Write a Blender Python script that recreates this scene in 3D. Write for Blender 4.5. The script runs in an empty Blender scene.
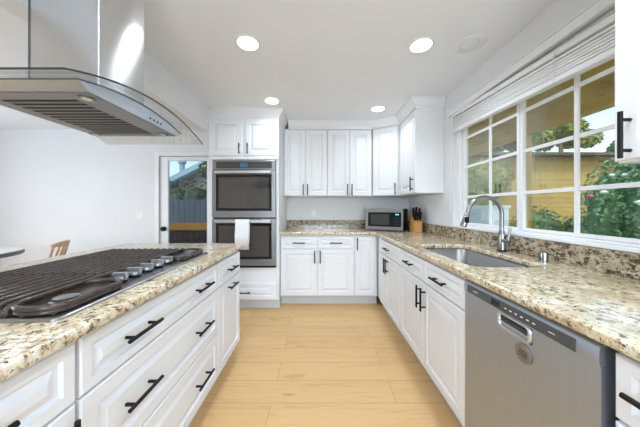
import bpy, bmesh, math, random
from mathutils import Vector, Matrix
random.seed(7)
S = bpy.context.scene
COL = S.collection
PI = math.pi
CAMZ = 1.22
HC = 2.40                      # ceiling height
XW = 1.345                     # right wall plane
YB = 3.60                      # back wall plane

# ---------------------------------------------------------------- camera
cam_d = bpy.data.cameras.new('camera')
cam_d.sensor_width = 36.0
cam_d.lens = 36.0 * 240.0 / 640.0
cam_d.shift_x = 1.0 / 640.0
cam_d.shift_y = -5.5 / 640.0
cam_d.clip_start = 0.02
cam = bpy.data.objects.new('camera', cam_d)
cam.location = (0, 0, CAMZ)
cam.rotation_euler = (PI / 2, 0, 0)
COL.objects.link(cam)
S.camera = cam

# ---------------------------------------------------------------- world, daylight, exposure
S.view_settings.view_transform = 'Standard'
S.view_settings.look = 'None'
S.view_settings.gamma = 1.0
S.view_settings.use_curve_mapping = False
S.view_settings.exposure = 0.14
W = bpy.data.worlds.new('world')
S.world = W
W.use_nodes = True
wn = W.node_tree
bg = wn.nodes['Background']
sky = wn.nodes.new('ShaderNodeTexSky')
sky.sky_type = 'NISHITA'
sky.sun_disc = False
sky.sun_elevation = math.radians(48)
sky.sun_rotation = math.radians(200)
sky.air_density = 1.0
sky.dust_density = 2.5
wn.links.new(sky.outputs[0], bg.inputs[0])
bg.inputs[1].default_value = 0.46
sd = bpy.data.lights.new('sun', 'SUN')
sd.energy = 2.2
sd.angle = math.radians(4)
sd.color = (1.0, 0.95, 0.86)
so = bpy.data.objects.new('sun', sd)
so.rotation_euler = (math.radians(38), 0, math.radians(-2))
so.location = (0, -4, 8)
COL.objects.link(so)

def area(name, loc, rot, sx, sy, watts, color=(1, 1, 1), spread=180):
    d = bpy.data.lights.new(name, 'AREA')
    d.shape = 'RECTANGLE'
    d.size, d.size_y = sx, sy
    d.energy = watts
    d.color = color
    d.spread = math.radians(spread)
    o = bpy.data.objects.new(name, d)
    o.location, o.rotation_euler = loc, rot
    COL.objects.link(o)
    return o
# added area fills standing in for daylight from behind and the dining side
area('daylight_fill_rear', (0.2, -3.02, 1.55), (PI / 2 + 0.55, 0, 0), 1.9, 1.2, 100, (0.66, 0.83, 1.0))
area('daylight_fill_dining', (-5.32, 0.9, 1.35), (PI / 2 + 0.45, 0, -PI / 2), 2.4, 1.5, 68, (0.76, 0.875, 1.0))
DOWNLIGHT_W = 5.6

# ---------------------------------------------------------------- materials
def newmat(name):
    m = bpy.data.materials.new(name)
    m.use_nodes = True
    return m, m.node_tree, m.node_tree.nodes['Principled BSDF']

def ramp(nt, stops, interp='LINEAR'):
    r = nt.nodes.new('ShaderNodeValToRGB')
    r.color_ramp.interpolation = interp
    el = r.color_ramp.elements
    while len(el) < len(stops):
        el.new(0.5)
    for e, (p, c) in zip(el, stops):
        e.position = p
        e.color = (*c, 1) if len(c) == 3 else c
    return r

def coords(nt, scale=(1, 1, 1), src='Object'):
    tc = nt.nodes.new('ShaderNodeTexCoord')
    mp = nt.nodes.new('ShaderNodeMapping')
    mp.inputs['Scale'].default_value = scale
    nt.links.new(tc.outputs[src], mp.inputs[0])
    return mp

def noise(nt, vec, scale, detail=4, rough=0.55, dist=0.0):
    n = nt.nodes.new('ShaderNodeTexNoise')
    n.inputs['Scale'].default_value = scale
    n.inputs['Detail'].default_value = detail
    n.inputs['Roughness'].default_value = rough
    n.inputs['Distortion'].default_value = dist
    nt.links.new(vec.outputs[0], n.inputs['Vector'])
    return n

def mixc(nt, fac, a, b, mode='MIX'):
    m = nt.nodes.new('ShaderNodeMix')
    m.data_type = 'RGBA'
    m.blend_type = mode
    for sock, v in ((m.inputs[0], fac), (m.inputs[6], a), (m.inputs[7], b)):
        if hasattr(v, 'is_output'):
            nt.links.new(v, sock)
        elif isinstance(v, (int, float)):
            sock.default_value = v
        else:
            sock.default_value = (*v, 1)
    return m.outputs[2]

def bump(nt, h, bs, strength=0.2, dist=0.002):
    b = nt.nodes.new('ShaderNodeBump')
    b.inputs['Strength'].default_value = strength
    b.inputs['Distance'].default_value = dist
    nt.links.new(h, b.inputs['Height'])
    nt.links.new(b.outputs[0], bs.inputs['Normal'])

def paint(name, col, rough=0.4, var=0.03, nscale=6.0, metallic=0.0, bmp=0.0, bscale=300, coat=0.0):
    m, nt, b = newmat(name)
    mp = coords(nt)
    n = noise(nt, mp, nscale, 3)
    r = ramp(nt, [(0.3, tuple(c * (1 - var) for c in col)), (0.7, tuple(min(1, c * (1 + var)) for c in col))])
    nt.links.new(n.outputs[0], r.inputs[0])
    nt.links.new(r.outputs[0], b.inputs['Base Color'])
    b.inputs['Roughness'].default_value = rough
    b.inputs['Metallic'].default_value = metallic
    b.inputs['Coat Weight'].default_value = coat
    if bmp:
        n2 = noise(nt, mp, bscale, 2)
        bump(nt, n2.outputs[0], b, bmp, 0.001)
    return m

def steel(name, col=(0.62, 0.62, 0.63), rough=0.26, stretch=(2, 2, 160), aniso=False):
    m, nt, b = newmat(name)
    mp = coords(nt, stretch)
    n = noise(nt, mp, 6.0, 4, 0.6)
    r = ramp(nt, [(0.25, tuple(c * 0.90 for c in col)), (0.75, tuple(min(1, c * 1.08) for c in col))])
    nt.links.new(n.outputs[0], r.inputs[0])
    nt.links.new(r.outputs[0], b.inputs['Base Color'])
    b.inputs['Metallic'].default_value = 1.0
    rr = nt.nodes.new('ShaderNodeMapRange')
    rr.inputs[3].default_value = rough * 0.8
    rr.inputs[4].default_value = rough * 1.25
    nt.links.new(n.outputs[0], rr.inputs[0])
    nt.links.new(rr.outputs[0], b.inputs['Roughness'])
    bump(nt, n.outputs[0], b, 0.04, 0.0006)
    if aniso:
        b.inputs['Anisotropic'].default_value = 0.8
        b.inputs['Anisotropic Rotation'].default_value = 0.25
        tg = nt.nodes.new('ShaderNodeTangent')
        tg.direction_type = 'RADIAL'
        tg.axis = 'Z'
        nt.links.new(tg.outputs[0], b.inputs['Tangent'])
    return m

def granite(name, light=1.0, dark=0.0, stretch=(1, 1, 1), ms=46.0):
    m, nt, b = newmat(name)
    mp = coords(nt, stretch)
    big = noise(nt, mp, 7.0, 4, 0.6, 0.6)
    mid = noise(nt, mp, ms, 6, 0.68, 0.5)
    fine = noise(nt, mp, 95.0, 4, 0.6, 0.2)
    base = ramp(nt, [(0.30, (0.46, 0.36, 0.22)), (0.44, (0.65, 0.53, 0.34)), (0.56, (0.76, 0.69, 0.53)), (0.72, (0.83, 0.80, 0.72))])
    nt.links.new(big.outputs[0], base.inputs[0])
    r1 = ramp(nt, [(0.48, (0, 0, 0)), (0.55, (1, 1, 1))])
    nt.links.new(mid.outputs[0], r1.inputs[0])
    c1 = mixc(nt, r1.outputs[0], (0.55, 0.43, 0.27), base.outputs[0])
    r2 = ramp(nt, [(0.36 + dark, (1, 1, 1)), (0.43 + dark, (0, 0, 0))])
    nt.links.new(mid.outputs[0], r2.inputs[0])
    c2 = mixc(nt, r2.outputs[0], c1, (0.14, 0.085, 0.045))
    r3 = ramp(nt, [(0.33 + dark * 0.6, (1, 1, 1)), (0.39 + dark * 0.6, (0, 0, 0))])
    nt.links.new(fine.outputs[0], r3.inputs[0])
    c3 = mixc(nt, r3.outputs[0], c2, (0.06, 0.05, 0.045))
    r4 = ramp(nt, [(0.62, (0, 0, 0)), (0.70, (1, 1, 1))])
    nt.links.new(fine.outputs[0], r4.inputs[0])
    c4 = mixc(nt, r4.outputs[0], c3, (0.90, 0.88, 0.83))
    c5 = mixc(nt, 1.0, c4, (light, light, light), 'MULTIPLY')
    nt.links.new(c5, b.inputs['Base Color'])
    b.inputs['Roughness'].default_value = 0.13
    b.inputs['IOR'].default_value = 1.55
    return m

def wood(name, c0, c1, stretch=(1, 14, 14), rough=0.45, scale=3.0):
    m, nt, b = newmat(name)
    mp = coords(nt, stretch)
    n = noise(nt, mp, scale, 6, 0.6, 1.2)
    r = ramp(nt, [(0.3, c0), (0.7, c1)])
    nt.links.new(n.outputs[0], r.inputs[0])
    nt.links.new(r.outputs[0], b.inputs['Base Color'])
    b.inputs['Roughness'].default_value = rough
    return m

def floor_mat():
    m, nt, b = newmat('oak_planks')
    mp = coords(nt)
    br = nt.nodes.new('ShaderNodeTexBrick')
    br.offset = 0.37
    br.inputs['Color1'].default_value = (0.0, 0.0, 0.0, 1)
    br.inputs['Color2'].default_value = (1, 1, 1, 1)
    br.inputs['Mortar'].default_value = (0.5, 0.5, 0.5, 1)
    br.inputs['Scale'].default_value = 1.0
    br.inputs['Mortar Size'].default_value = 0.0011
    br.inputs['Mortar Smooth'].default_value = 0.0
    br.inputs['Bias'].default_value = 0.0
    br.inputs['Brick Width'].default_value = 1.25
    br.inputs['Row Height'].default_value = 0.196
    mp.inputs['Location'].default_value = (0.30, 0.066, 0)
    nt.links.new(mp.outputs[0], br.inputs['Vector'])
    tone = ramp(nt, [(0.0, (0.60, 0.378, 0.168)), (0.5, (0.63, 0.402, 0.182)), (1.0, (0.66, 0.428, 0.198))])
    nt.links.new(br.outputs['Color'], tone.inputs[0])
    mp2 = coords(nt, (1.2, 15, 1))
    add = nt.nodes.new('ShaderNodeVectorMath')
    add.operation = 'ADD'
    nt.links.new(mp2.outputs[0], add.inputs[0])
    sc = nt.nodes.new('ShaderNodeVectorMath')
    sc.operation = 'SCALE'
    sc.inputs['Scale'].default_value = 9.0
    nt.links.new(br.outputs['Color'], sc.inputs[0])
    nt.links.new(sc.outputs[0], add.inputs[1])
    g = noise(nt, add, 2.2, 7, 0.62, 1.1)
    gr = ramp(nt, [(0.30, (0.80, 0.74, 0.66)), (0.50, (1, 1, 1)), (0.72, (1.0, 0.99, 0.97))])
    nt.links.new(g.outputs[0], gr.inputs[0])
    c = mixc(nt, 0.75, tone.outputs[0], gr.outputs[0], 'MULTIPLY')
    mp3 = coords(nt, (2.2, 7, 1))
    k = noise(nt, mp3, 1.6, 2, 0.5)
    kr = ramp(nt, [(0.22, (0.62, 0.46, 0.32)), (0.33, (1, 1, 1))])
    nt.links.new(k.outputs[0], kr.inputs[0])
    c = mixc(nt, 0.6, c, kr.outputs[0], 'MULTIPLY')
    c = mixc(nt, br.outputs['Fac'], c, (0.22, 0.125, 0.05))
    nt.links.new(c, b.inputs['Base Color'])
    b.inputs['Roughness'].default_value = 0.46
    bump(nt, g.outputs[0], b, 0.05, 0.001)
    return m

def glass_mat(name, tint=(0.95, 0.97, 0.95), refl=0.10, rough=0.0, top=0.9):
    m = bpy.data.materials.new(name)
    m.use_nodes = True
    nt = m.node_tree
    nt.nodes.remove(nt.nodes['Principled BSDF'])
    out = nt.nodes['Material Output']
    tr = nt.nodes.new('ShaderNodeBsdfTransparent')
    tr.inputs[0].default_value = (*tint, 1)
    gl = nt.nodes.new('ShaderNodeBsdfGlossy')
    gl.inputs['Roughness'].default_value = rough
    gl.inputs['Color'].default_value = (1, 1, 1, 1)
    lw = nt.nodes.new('ShaderNodeLayerWeight')
    lw.inputs['Blend'].default_value = 0.25
    mr = nt.nodes.new('ShaderNodeMapRange')
    mr.inputs[3].default_value = refl
    mr.inputs[4].default_value = top
    nt.links.new(lw.outputs['Fresnel'], mr.inputs[0])
    mx = nt.nodes.new('ShaderNodeMixShader')
    nt.links.new(mr.outputs[0], mx.inputs[0])
    nt.links.new(tr.outputs[0], mx.inputs[1])
    nt.links.new(gl.outputs[0], mx.inputs[2])
    nt.links.new(mx.outputs[0], out.inputs[0])
    return m

def emit_mat(name, col, strength):
    m, nt, b = newmat(name)
    b.inputs['Base Color'].default_value = (*col, 1)
    b.inputs['Emission Color'].default_value = (*col, 1)
    b.inputs['Emission Strength'].default_value = strength
    return m

def leaf_mat(name, c0, c1):
    m, nt, b = newmat(name)
    mp = coords(nt)
    n = noise(nt, mp, 9.0, 4, 0.7)
    r = ramp(nt, [(0.3, c0), (0.7, c1)])
    nt.links.new(n.outputs[0], r.inputs[0])
    nt.links.new(r.outputs[0], b.inputs['Base Color'])
    b.inputs['Roughness'].default_value = 0.55
    return m

M = {}
M['wall'] = paint('wall_paint', (0.76, 0.765, 0.775), 0.75, 0.01, 3.0, bmp=0.06, bscale=220)
M['ceiling'] = paint('ceiling_paint', (0.85, 0.872, 0.905), 0.85, 0.01, 3.0, bmp=0.06, bscale=180)
M['cab'] = paint('cabinet_white', (0.80, 0.805, 0.82), 0.48, 0.01, 3.0)
M['trim'] = paint('trim_white', (0.82, 0.82, 0.825), 0.35, 0.01, 3.0)
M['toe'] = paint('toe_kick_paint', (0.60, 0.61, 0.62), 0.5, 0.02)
M['black'] = paint('black_matte_metal', (0.008, 0.0075, 0.007), 0.5, 0.1)
M['black'].node_tree.nodes['Principled BSDF'].inputs['Specular IOR Level'].default_value = 0.22
M['mwglass'] = paint('microwave_glass', (0.010, 0.010, 0.011), 0.30, 0.05)
M['mwglass'].node_tree.nodes['Principled BSDF'].inputs['IOR'].default_value = 1.25
M['panelglass'] = paint('control_panel_glass', (0.050, 0.046, 0.042), 0.28, 0.1, 40)
M['mwmesh'] = paint('microwave_mesh', (0.035, 0.033, 0.032), 0.35, 0.1, 200)
M['blackgloss'] = paint('black_gloss', (0.012, 0.012, 0.013), 0.12, 0.05)
M['steel'] = steel('brushed_steel_vertical', (0.60, 0.60, 0.61), 0.28, (120, 120, 1.5))
M['steel_h'] = steel('brushed_steel_horizontal', (0.62, 0.63, 0.65), 0.36, (1.5, 1.5, 160))
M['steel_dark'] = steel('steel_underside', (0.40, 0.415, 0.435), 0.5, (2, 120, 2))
M['steel_sink'] = steel('sink_steel', (0.38, 0.385, 0.39), 0.30, (2, 60, 60))
M['dw'] = steel('dishwasher_steel', (0.45, 0.50, 0.575), 0.44, (140, 140, 1.2))
M['strip'] = paint('dark_grey_strip', (0.075, 0.078, 0.082), 0.22, 0.05)
M['steel_duct'] = steel('chimney_steel', (0.66, 0.67, 0.68), 0.24, (1.2, 1.2, 150), True)
M['hood_body'] = steel('hood_body_steel', (0.55, 0.585, 0.64), 0.45, (1.5, 1.5, 160))
M['oven_steel'] = steel('oven_steel', (0.34, 0.345, 0.355), 0.30, (1.5, 1.5, 160))
M['palereflect'] = paint('pale_blue_reflection', (0.58, 0.70, 0.84), 0.8, 0.05)  # bluish pane reflection put into a surface colour
M['grille'] = paint('speaker_grille', (0.76, 0.76, 0.76), 0.6, 0.05, 200)
M['clock'] = emit_mat('clock_digits', (0.10, 0.45, 0.60), 1.2)
M['paleblue_wall'] = paint('dark_house_wall', (0.16, 0.17, 0.16), 0.8)
M['chrome'] = steel('satin_nickel', (0.30, 0.30, 0.305), 0.22, (3, 3, 40))
M['granite'] = granite('granite_top', 0.95, 0.024)
M['granite_splash'] = granite('granite_splash', 0.66, 0.06, (1, 1, 1.6), 30.0)  # darker, coarser granite; part of the darkening stands for shade under the wall cabinets
M['floor'] = floor_mat()
M['winglass'] = glass_mat('window_glass', (0.90, 0.93, 0.87), 0.014, 0.0, 0.36)
M['doorglass'] = glass_mat('door_glass', (0.70, 0.73, 0.75), 0.02, 0.0, 0.5)
M['hoodglass'] = glass_mat('hood_glass', (0.95, 0.965, 0.965), 0.015, 0.0, 0.45)
M['glassedge'] = paint('dark_glass_edge', (0.035, 0.04, 0.04), 0.15)
M['iron'] = paint('cast_iron', (0.052, 0.036, 0.027), 0.24, 0.3, 30)
M['ovenglass'] = paint('oven_window', (0.012, 0.011, 0.010), 0.06, 0.05)
M['lamp'] = emit_mat('lamp_lens', (1.0, 0.98, 0.95), 9.0)
M['display'] = emit_mat('blue_display', (0.03, 0.10, 0.18), 0.4)
M['towel'] = paint('white_terry', (0.82, 0.82, 0.83), 0.95, 0.04, 40, bmp=0.6, bscale=420)
M['bamboo'] = wood('block_wood', (0.50, 0.24, 0.07), (0.70, 0.38, 0.13), (14, 14, 1.5))
M['chairwood'] = wood('chair_wood', (0.55, 0.34, 0.17), (0.78, 0.55, 0.33), (10, 10, 1.5))
M['tabletop'] = paint('table_white', (0.82, 0.83, 0.84), 0.25)
M['tabledge'] = paint('table_dark_edge', (0.13, 0.14, 0.15), 0.4)
M['blind'] = paint('blind_white', (0.80, 0.80, 0.80), 0.4)
M['plastic'] = paint('white_plastic', (0.80, 0.80, 0.80), 0.35)
M['ochre'] = wood('patio_timber', (0.40, 0.26, 0.05), (0.54, 0.37, 0.09), (10, 1.2, 10))
M['tan'] = paint('tan_siding', (0.25, 0.185, 0.06), 0.8, 0.10, 4)
M['fence'] = wood('weathered_fence', (0.035, 0.055, 0.075), (0.085, 0.115, 0.145), (12, 12, 1.2), 0.8)
M['darkwood'] = wood('dark_boards', (0.03, 0.025, 0.02), (0.075, 0.06, 0.05), (12, 12, 1.2), 0.8)
M['orange'] = wood('orange_timber', (0.30, 0.14, 0.02), (0.42, 0.21, 0.035), (1.2, 12, 12), 0.6)
M['roof'] = paint('blue_grey_roof', (0.20, 0.33, 0.40), 0.7, 0.1, 8)
M['leaf'] = leaf_mat('leaf_green', (0.025, 0.075, 0.020), (0.09, 0.19, 0.06))
M['leaf2'] = leaf_mat('leaf_bluegreen', (0.035, 0.13, 0.06), (0.15, 0.32, 0.16))
M['leaf3'] = leaf_mat('leaf_olive', (0.09, 0.12, 0.02), (0.22, 0.24, 0.06))
M['leaf_dark'] = leaf_mat('leaf_dark_green', (0.010, 0.035, 0.010), (0.035, 0.085, 0.028))
M['bark'] = paint('bark', (0.16, 0.11, 0.07), 0.9, 0.2, 12)
M['pink'] = paint('pink_petal', (0.55, 0.10, 0.28), 0.6, 0.1)
M['paleblue'] = paint('pale_blue_petal', (0.62, 0.74, 0.80), 0.6, 0.1)
M['paving'] = paint('patio_paving', (0.50, 0.47, 0.40), 0.85, 0.12, 5)

# ---------------------------------------------------------------- mesh builder
class MB:
    def __init__(s):
        s.v, s.f = [], []
    def add(s, vs, fs):
        o = len(s.v)
        s.v += [tuple(p) for p in vs]
        s.f += [tuple(i + o for i in f) for f in fs]
        return s
    def box(s, x0, x1, y0, y1, z0, z1):
        x0, x1 = min(x0, x1), max(x0, x1); y0, y1 = min(y0, y1), max(y0, y1); z0, z1 = min(z0, z1), max(z0, z1)
        return s.add([(x0, y0, z0), (x1, y0, z0), (x1, y1, z0), (x0, y1, z0), (x0, y0, z1), (x1, y0, z1), (x1, y1, z1), (x0, y1, z1)],
                     [(3, 2, 1, 0), (4, 5, 6, 7), (0, 1, 5, 4), (1, 2, 6, 5), (2, 3, 7, 6), (3, 0, 4, 7)])
    def loft(s, rings, cap0=True, cap1=True, closed=True):
        n = len(rings[0]); o = len(s.v)
        for r in rings:
            s.v += [tuple(p) for p in r]
        for i in range(len(rings) - 1):
            a, b = o + i * n, o + (i + 1) * n
            for j in range(n if closed else n - 1):
                k = (j + 1) % n
                s.f.append((a + j, a + k, b + k, b + j))
        if cap0: s.f.append(tuple(o + j for j in reversed(range(n))))
        if cap1: s.f.append(tuple(o + (len(rings) - 1) * n + j for j in range(n)))
        return s
    def prism(s, poly, z0, z1):
        return s.loft([[(x, y, z0) for x, y in poly], [(x, y, z1) for x, y in poly]])
    def tube(s, pts, r, n=8, caps=True):
        pts = [Vector(p) for p in pts]
        rs = r if isinstance(r, (list, tuple)) else [r] * len(pts)
        rings = []
        up = None
        for i, p in enumerate(pts):
            t = (pts[min(i + 1, len(pts) - 1)] - pts[max(i - 1, 0)]).normalized()
            if up is None:
                up = Vector((0, 0, 1)) if abs(t.z) < 0.9 else Vector((1, 0, 0))
            u = (up - t * up.dot(t)).normalized()
            up = u
            w = t.cross(u)
            rings.append([p + (u * math.cos(2 * PI * k / n) + w * math.sin(2 * PI * k / n)) * rs[i] for k in range(n)])
        return s.loft(rings, caps, caps)
    def lathe(s, prof, c=(0, 0, 0), n=24, axis='z'):
        rings = []
        for r, h in prof:
            ring = []
            for k in range(n):
                a = 2 * PI * k / n
                if axis == 'z': ring.append((c[0] + r * math.cos(a), c[1] + r * math.sin(a), c[2] + h))
                elif axis == 'x': ring.append((c[0] + h, c[1] + r * math.cos(a), c[2] + r * math.sin(a)))
                else: ring.append((c[0] + r * math.sin(a), c[1] + h, c[2] + r * math.cos(a)))
            rings.append(ring)
        return s.loft(rings)
    def build(s, name, mat, parent=None, smooth=35, bevel=0.0, loc=None, rotz=0.0, seg=2):
        me = bpy.data.meshes.new(name)
        me.from_pydata(s.v, [], s.f)
        bm = bmesh.new(); bm.from_mesh(me)
        bmesh.ops.recalc_face_normals(bm, faces=bm.faces)
        bm.to_mesh(me); bm.free()
        return link(name, me, mat, parent, smooth, bevel, loc, rotz, seg)

def link(name, me, mat, parent=None, smooth=35, bevel=0.0, loc=None, rotz=0.0, seg=2):
    if smooth:
        me.shade_smooth()
        me.set_sharp_from_angle(angle=math.radians(smooth))
    me.materials.append(mat)
    o = bpy.data.objects.new(name, me)
    COL.objects.link(o)
    if parent: o.parent = parent
    if loc: o.location = loc
    o.rotation_euler.z = rotz
    if bevel:
        b = o.modifiers.new('bevel', 'BEVEL')
        b.width = bevel; b.segments = seg; b.limit_method = 'ANGLE'; b.angle_limit = math.radians(40)
    return o

def tag(o, label, cat, group=None, kind=None):
    o['label'] = label
    o['category'] = cat
    if group: o['group'] = group
    if kind: o['kind'] = kind
    return o

def thing(name, label, cat, loc=(0, 0, 0), rotz=0.0, group=None, kind=None):
    o = bpy.data.objects.new(name, None)
    o.empty_display_size = 0.05
    COL.objects.link(o)
    o.location = loc
    o.rotation_euler.z = rotz
    return tag(o, label, cat, group, kind)

def copy_tree(o, parent=None):
    c = o.copy()
    COL.objects.link(c)
    if parent: c.parent = parent
    for ch in list(o.children):
        copy_tree(ch, c)
    return c

def rrect(x0, x1, y0, y1, r, n=6):
    pts = []
    for cx, cy, a0 in ((x1 - r, y1 - r, 0), (x0 + r, y1 - r, 90), (x0 + r, y0 + r, 180), (x1 - r, y0 + r, 270)):
        for k in range(n + 1):
            a = math.radians(a0 + 90 * k / n)
            pts.append((cx + r * math.cos(a), cy + r * math.sin(a)))
    return pts

def slab(name, outlines, z0, z1, bev, mat, parent=None, seg=3):
    """flat slab from outlines (first outer, then holes) with rounded edges"""
    cu = bpy.data.curves.new(name, 'CURVE')
    cu.dimensions = '2D'
    cu.fill_mode = 'BOTH'
    for pts in outlines:
        sp = cu.splines.new('POLY')
        sp.points.add(len(pts) - 1)
        for p, (x, y) in zip(sp.points, pts):
            p.co = (x, y, 0, 1)
        sp.use_cyclic_u = True
    cu.extrude = (z1 - z0) / 2 - bev
    cu.bevel_depth = bev
    cu.bevel_resolution = seg
    cu.offset = -bev
    t = bpy.data.objects.new('tmp', cu)
    COL.objects.link(t)
    dg = bpy.context.evaluated_depsgraph_get()
    me = bpy.data.meshes.new_from_object(t.evaluated_get(dg))
    bpy.data.objects.remove(t)
    bpy.data.curves.remove(cu)
    me.name = name
    me.transform(Matrix.Translation((0, 0, (z0 + z1) / 2)))
    me.materials.clear()
    return link(name, me, mat, parent, 40)

def sweep(path, prof, name, mat, parent=None, closed=False):
    """profile (outward, z) swept along a horizontal polyline; outward = right side of travel"""
    P = [Vector(p) for p in path]
    rings = []
    for i, p in enumerate(P):
        d0 = (P[i] - P[i - 1]).normalized() if i > 0 else None
        d1 = (P[i + 1] - P[i]).normalized() if i < len(P) - 1 else None
        d0 = d0 or d1; d1 = d1 or d0
        n0, n1 = Vector((d0.y, -d0.x)), Vector((d1.y, -d1.x))
        m = (n0 + n1).normalized()
        k = 1.0 / max(0.3, m.dot(n0))
        rings.append([(p.x + m.x * o * k, p.y + m.y * o * k, z) for o, z in prof])
    return MB().loft(rings).build(name, mat, parent, 25)

# raised-panel front in local x (width), z (height); the face looks to -y, its back at y=0
def panel_front(mb, x0, x1, z0, z1, t=0.020, fr=0.052):
    prof = [(0.0, 0.0), (0.0, -t + 0.004), (0.0045, -t), (fr, -t), (fr + 0.004, -t + 0.0115), (fr + 0.013, -t + 0.0125), (fr + 0.036, -t + 0.0015)]
    lim = min(x1 - x0, z1 - z0) / 2 - 0.004
    rings = []
    for i, y in prof:
        i = min(i, lim)
        rings.append([(x0 + i, y, z0 + i), (x1 - i, y, z0 + i), (x1 - i, y, z1 - i), (x0 + i, y, z1 - i)])
    return mb.loft(rings)

def bar_handle(mb, c, length, horiz, out=0.034, r=0.0067):
    """bar pull centred at c=(x, y, z) on a front whose surface is at y; projects to -y"""
    x, y, z = c
    h = length / 2
    if horiz:
        mb.tube([(x - h, y - out, z), (x + h, y - out, z)], r, 10)
        for s in (-1, 1):
            mb.tube([(x + s * h * 0.66, y + 0.001, z), (x + s * h * 0.66, y - out, z)], r * 0.85, 8)
    else:
        mb.tube([(x, y - out, z - h), (x, y - out, z + h)], r, 10)
        for s in (-1, 1):
            mb.tube([(x, y + 0.001, z + s * h * 0.66), (x, y - out, z + s * h * 0.66)], r * 0.85, 8)
    return mb
HL = 0.155

def front(kind, root, x0, x1, z0, z1, hx=None, hz=None, horiz=True, fr=0.052, handles=None, L=HL):
    f = panel_front(MB(), x0, x1, z0, z1, 0.020, fr).build(kind, M['cab'], root, 20)
    for h in (handles or ([(hx, hz)] if hx is not None else [])):
        bar_handle(MB(), (h[0], -0.0195, h[1]), L, horiz).build('handle', M['black'], f, 40)
    return f

Z_DOOR0, Z_SPLIT, Z_TOPD = 0.13, 0.707, 0.860
def carcass(root, w, depth, z0=0.115, z1=0.884, toe=True, y0=0.0):
    MB().box(0, w, y0, depth, z0, z1).build('carcass', M['cab'], root, 20)
    if toe:
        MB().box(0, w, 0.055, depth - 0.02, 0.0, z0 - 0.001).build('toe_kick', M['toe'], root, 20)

# ================================================================ ROOM SHELL
def struct(name, mb, mat, label, cat, bevel=0.0, smooth=20):
    o = mb.build(name, mat, None, smooth, bevel)
    return tag(o, label, cat, None, 'structure')
XL, YR = -5.2, -2.9
struct('floor', MB().box(XL - 0.12, XW + 0.12, YR - 0.12, YB + 0.12, -0.10, 0.0), M['floor'], 'honey oak plank floor running between island and right cabinets', 'floor')
struct('ceiling', MB().box(XL - 0.12, XW + 0.12, YR - 0.12, YB + 0.12, HC, HC + 0.12), M['ceiling'], 'flat white ceiling with recessed lights', 'ceiling')
WY0, WY1, WZ0, WZ1 = 0.875, 2.41, 1.03, 2.156       # kitchen window opening
wr = MB()
wr.box(XW, XW + 0.12, YR, WY0, 0, HC).box(XW, XW + 0.12, WY1, YB, 0, HC)
wr.box(XW, XW + 0.12, WY0, WY1, 0, WZ0).box(XW, XW + 0.12, WY0, WY1, WZ1, HC)
struct('wall_right', wr, M['wall'], 'white right wall around the kitchen window', 'wall')
DX0, DX1, DZ1 = -2.40, -1.56, 2.005                # glazed door opening
wb = MB()
wb.box(XL, DX0, YB, YB + 0.12, 0, HC).box(DX1, XW + 0.12, YB, YB + 0.12, 0, HC).box(DX0, DX1, YB, YB + 0.12, DZ1, HC)
struct('wall_back', wb, M['wall'], 'plain white back wall behind the ovens, island and glazed door', 'wall')
wl = MB()
wl.box(XL - 0.12, XL, YR, -0.35, 0, HC).box(XL - 0.12, XL, 2.15, YB + 0.12, 0, HC).box(XL - 0.12, XL, -0.35, 2.15, 0, 0.55).box(XL - 0.12, XL, -0.35, 2.15, 2.12, HC)  # side opening added to let the dining fill through
struct('wall_left', wl, M['wall'], 'white far left wall of the dining side', 'wall')
wq = MB()
wq.box(XL, -0.8, YR - 0.12, YR, 0, HC)
wq.box(-0.8, 1.2, YR - 0.12, YR, 0, 0.92).box(-0.8, 1.2, YR - 0.12, YR, 2.18, HC).box(1.2, XW + 0.12, YR - 0.12, YR, 0, HC)  # rear opening added to admit the fill light
struct('wall_rear', wq, M['wall'], 'white wall behind the viewpoint with an opening added for the fill light', 'wall')
struct('wall_header', MB().box(-1.41, -1.30, YR, 2.812, 2.114, HC), M['wall'], 'dropped white header beam running from the oven tower above the island', 'beam')
struct('baseboard_back', MB().box(XL, DX0 - 0.06, YB - 0.014, YB, 0, 0.11), M['trim'], 'white baseboard along the back wall of the dining side', 'baseboard', 0.003)

# ---- casing of the glazed door
cs = MB()
cs.box(DX0 - 0.055, DX0 + 0.006, YB - 0.018, YB, 0, DZ1 + 0.055).box(DX1 - 0.006, DX1 + 0.05, YB - 0.018, YB, 0, DZ1 + 0.055).box(DX0 + 0.006, DX1 - 0.006, YB - 0.018, YB, DZ1 - 0.006, DZ1 + 0.055)
struct('trim_1', cs, M['trim'], 'white casing framing the glazed back door', 'door casing', 0.003)
dr = thing('door_1', 'white back door with one tall glass pane onto the garden', 'door', ((DX0 + DX1) / 2, YB + 0.03, 0), 0, None, 'structure')
cx = (DX0 + DX1) / 2
gx0, gx1, gz0, gz1 = -2.272 - cx, -1.686 - cx, 0.28, 1.931
w2 = (DX1 - DX0) / 2 - 0.012
f = MB()
f.box(-w2, gx0, -0.02, 0.02, 0.01, DZ1 - 0.012).box(gx1, w2, -0.02, 0.02, 0.01, DZ1 - 0.012).box(gx0, gx1, -0.02, 0.02, 0.01, gz0).box(gx0, gx1, -0.02, 0.02, gz1, DZ1 - 0.012)
f.build('door_frame', M['trim'], dr, 20, 0.002)
MB().box(gx0 - 0.002, gx1 + 0.002, -0.004, 0.004, gz0 - 0.002, gz1 + 0.002).build('glass', M['doorglass'], dr, 0)
k = MB()
k.lathe([(0.034, -0.0205), (0.035, -0.027), (0.015, -0.031), (0.014, -0.045), (0.028, -0.052), (0.034, -0.066), (0.026, -0.080), (0.002, -0.083)], (-2.325 - cx, 0, 0.908), 20, 'y')
k.build('door_knob', M['black'], dr, 40)

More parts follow.
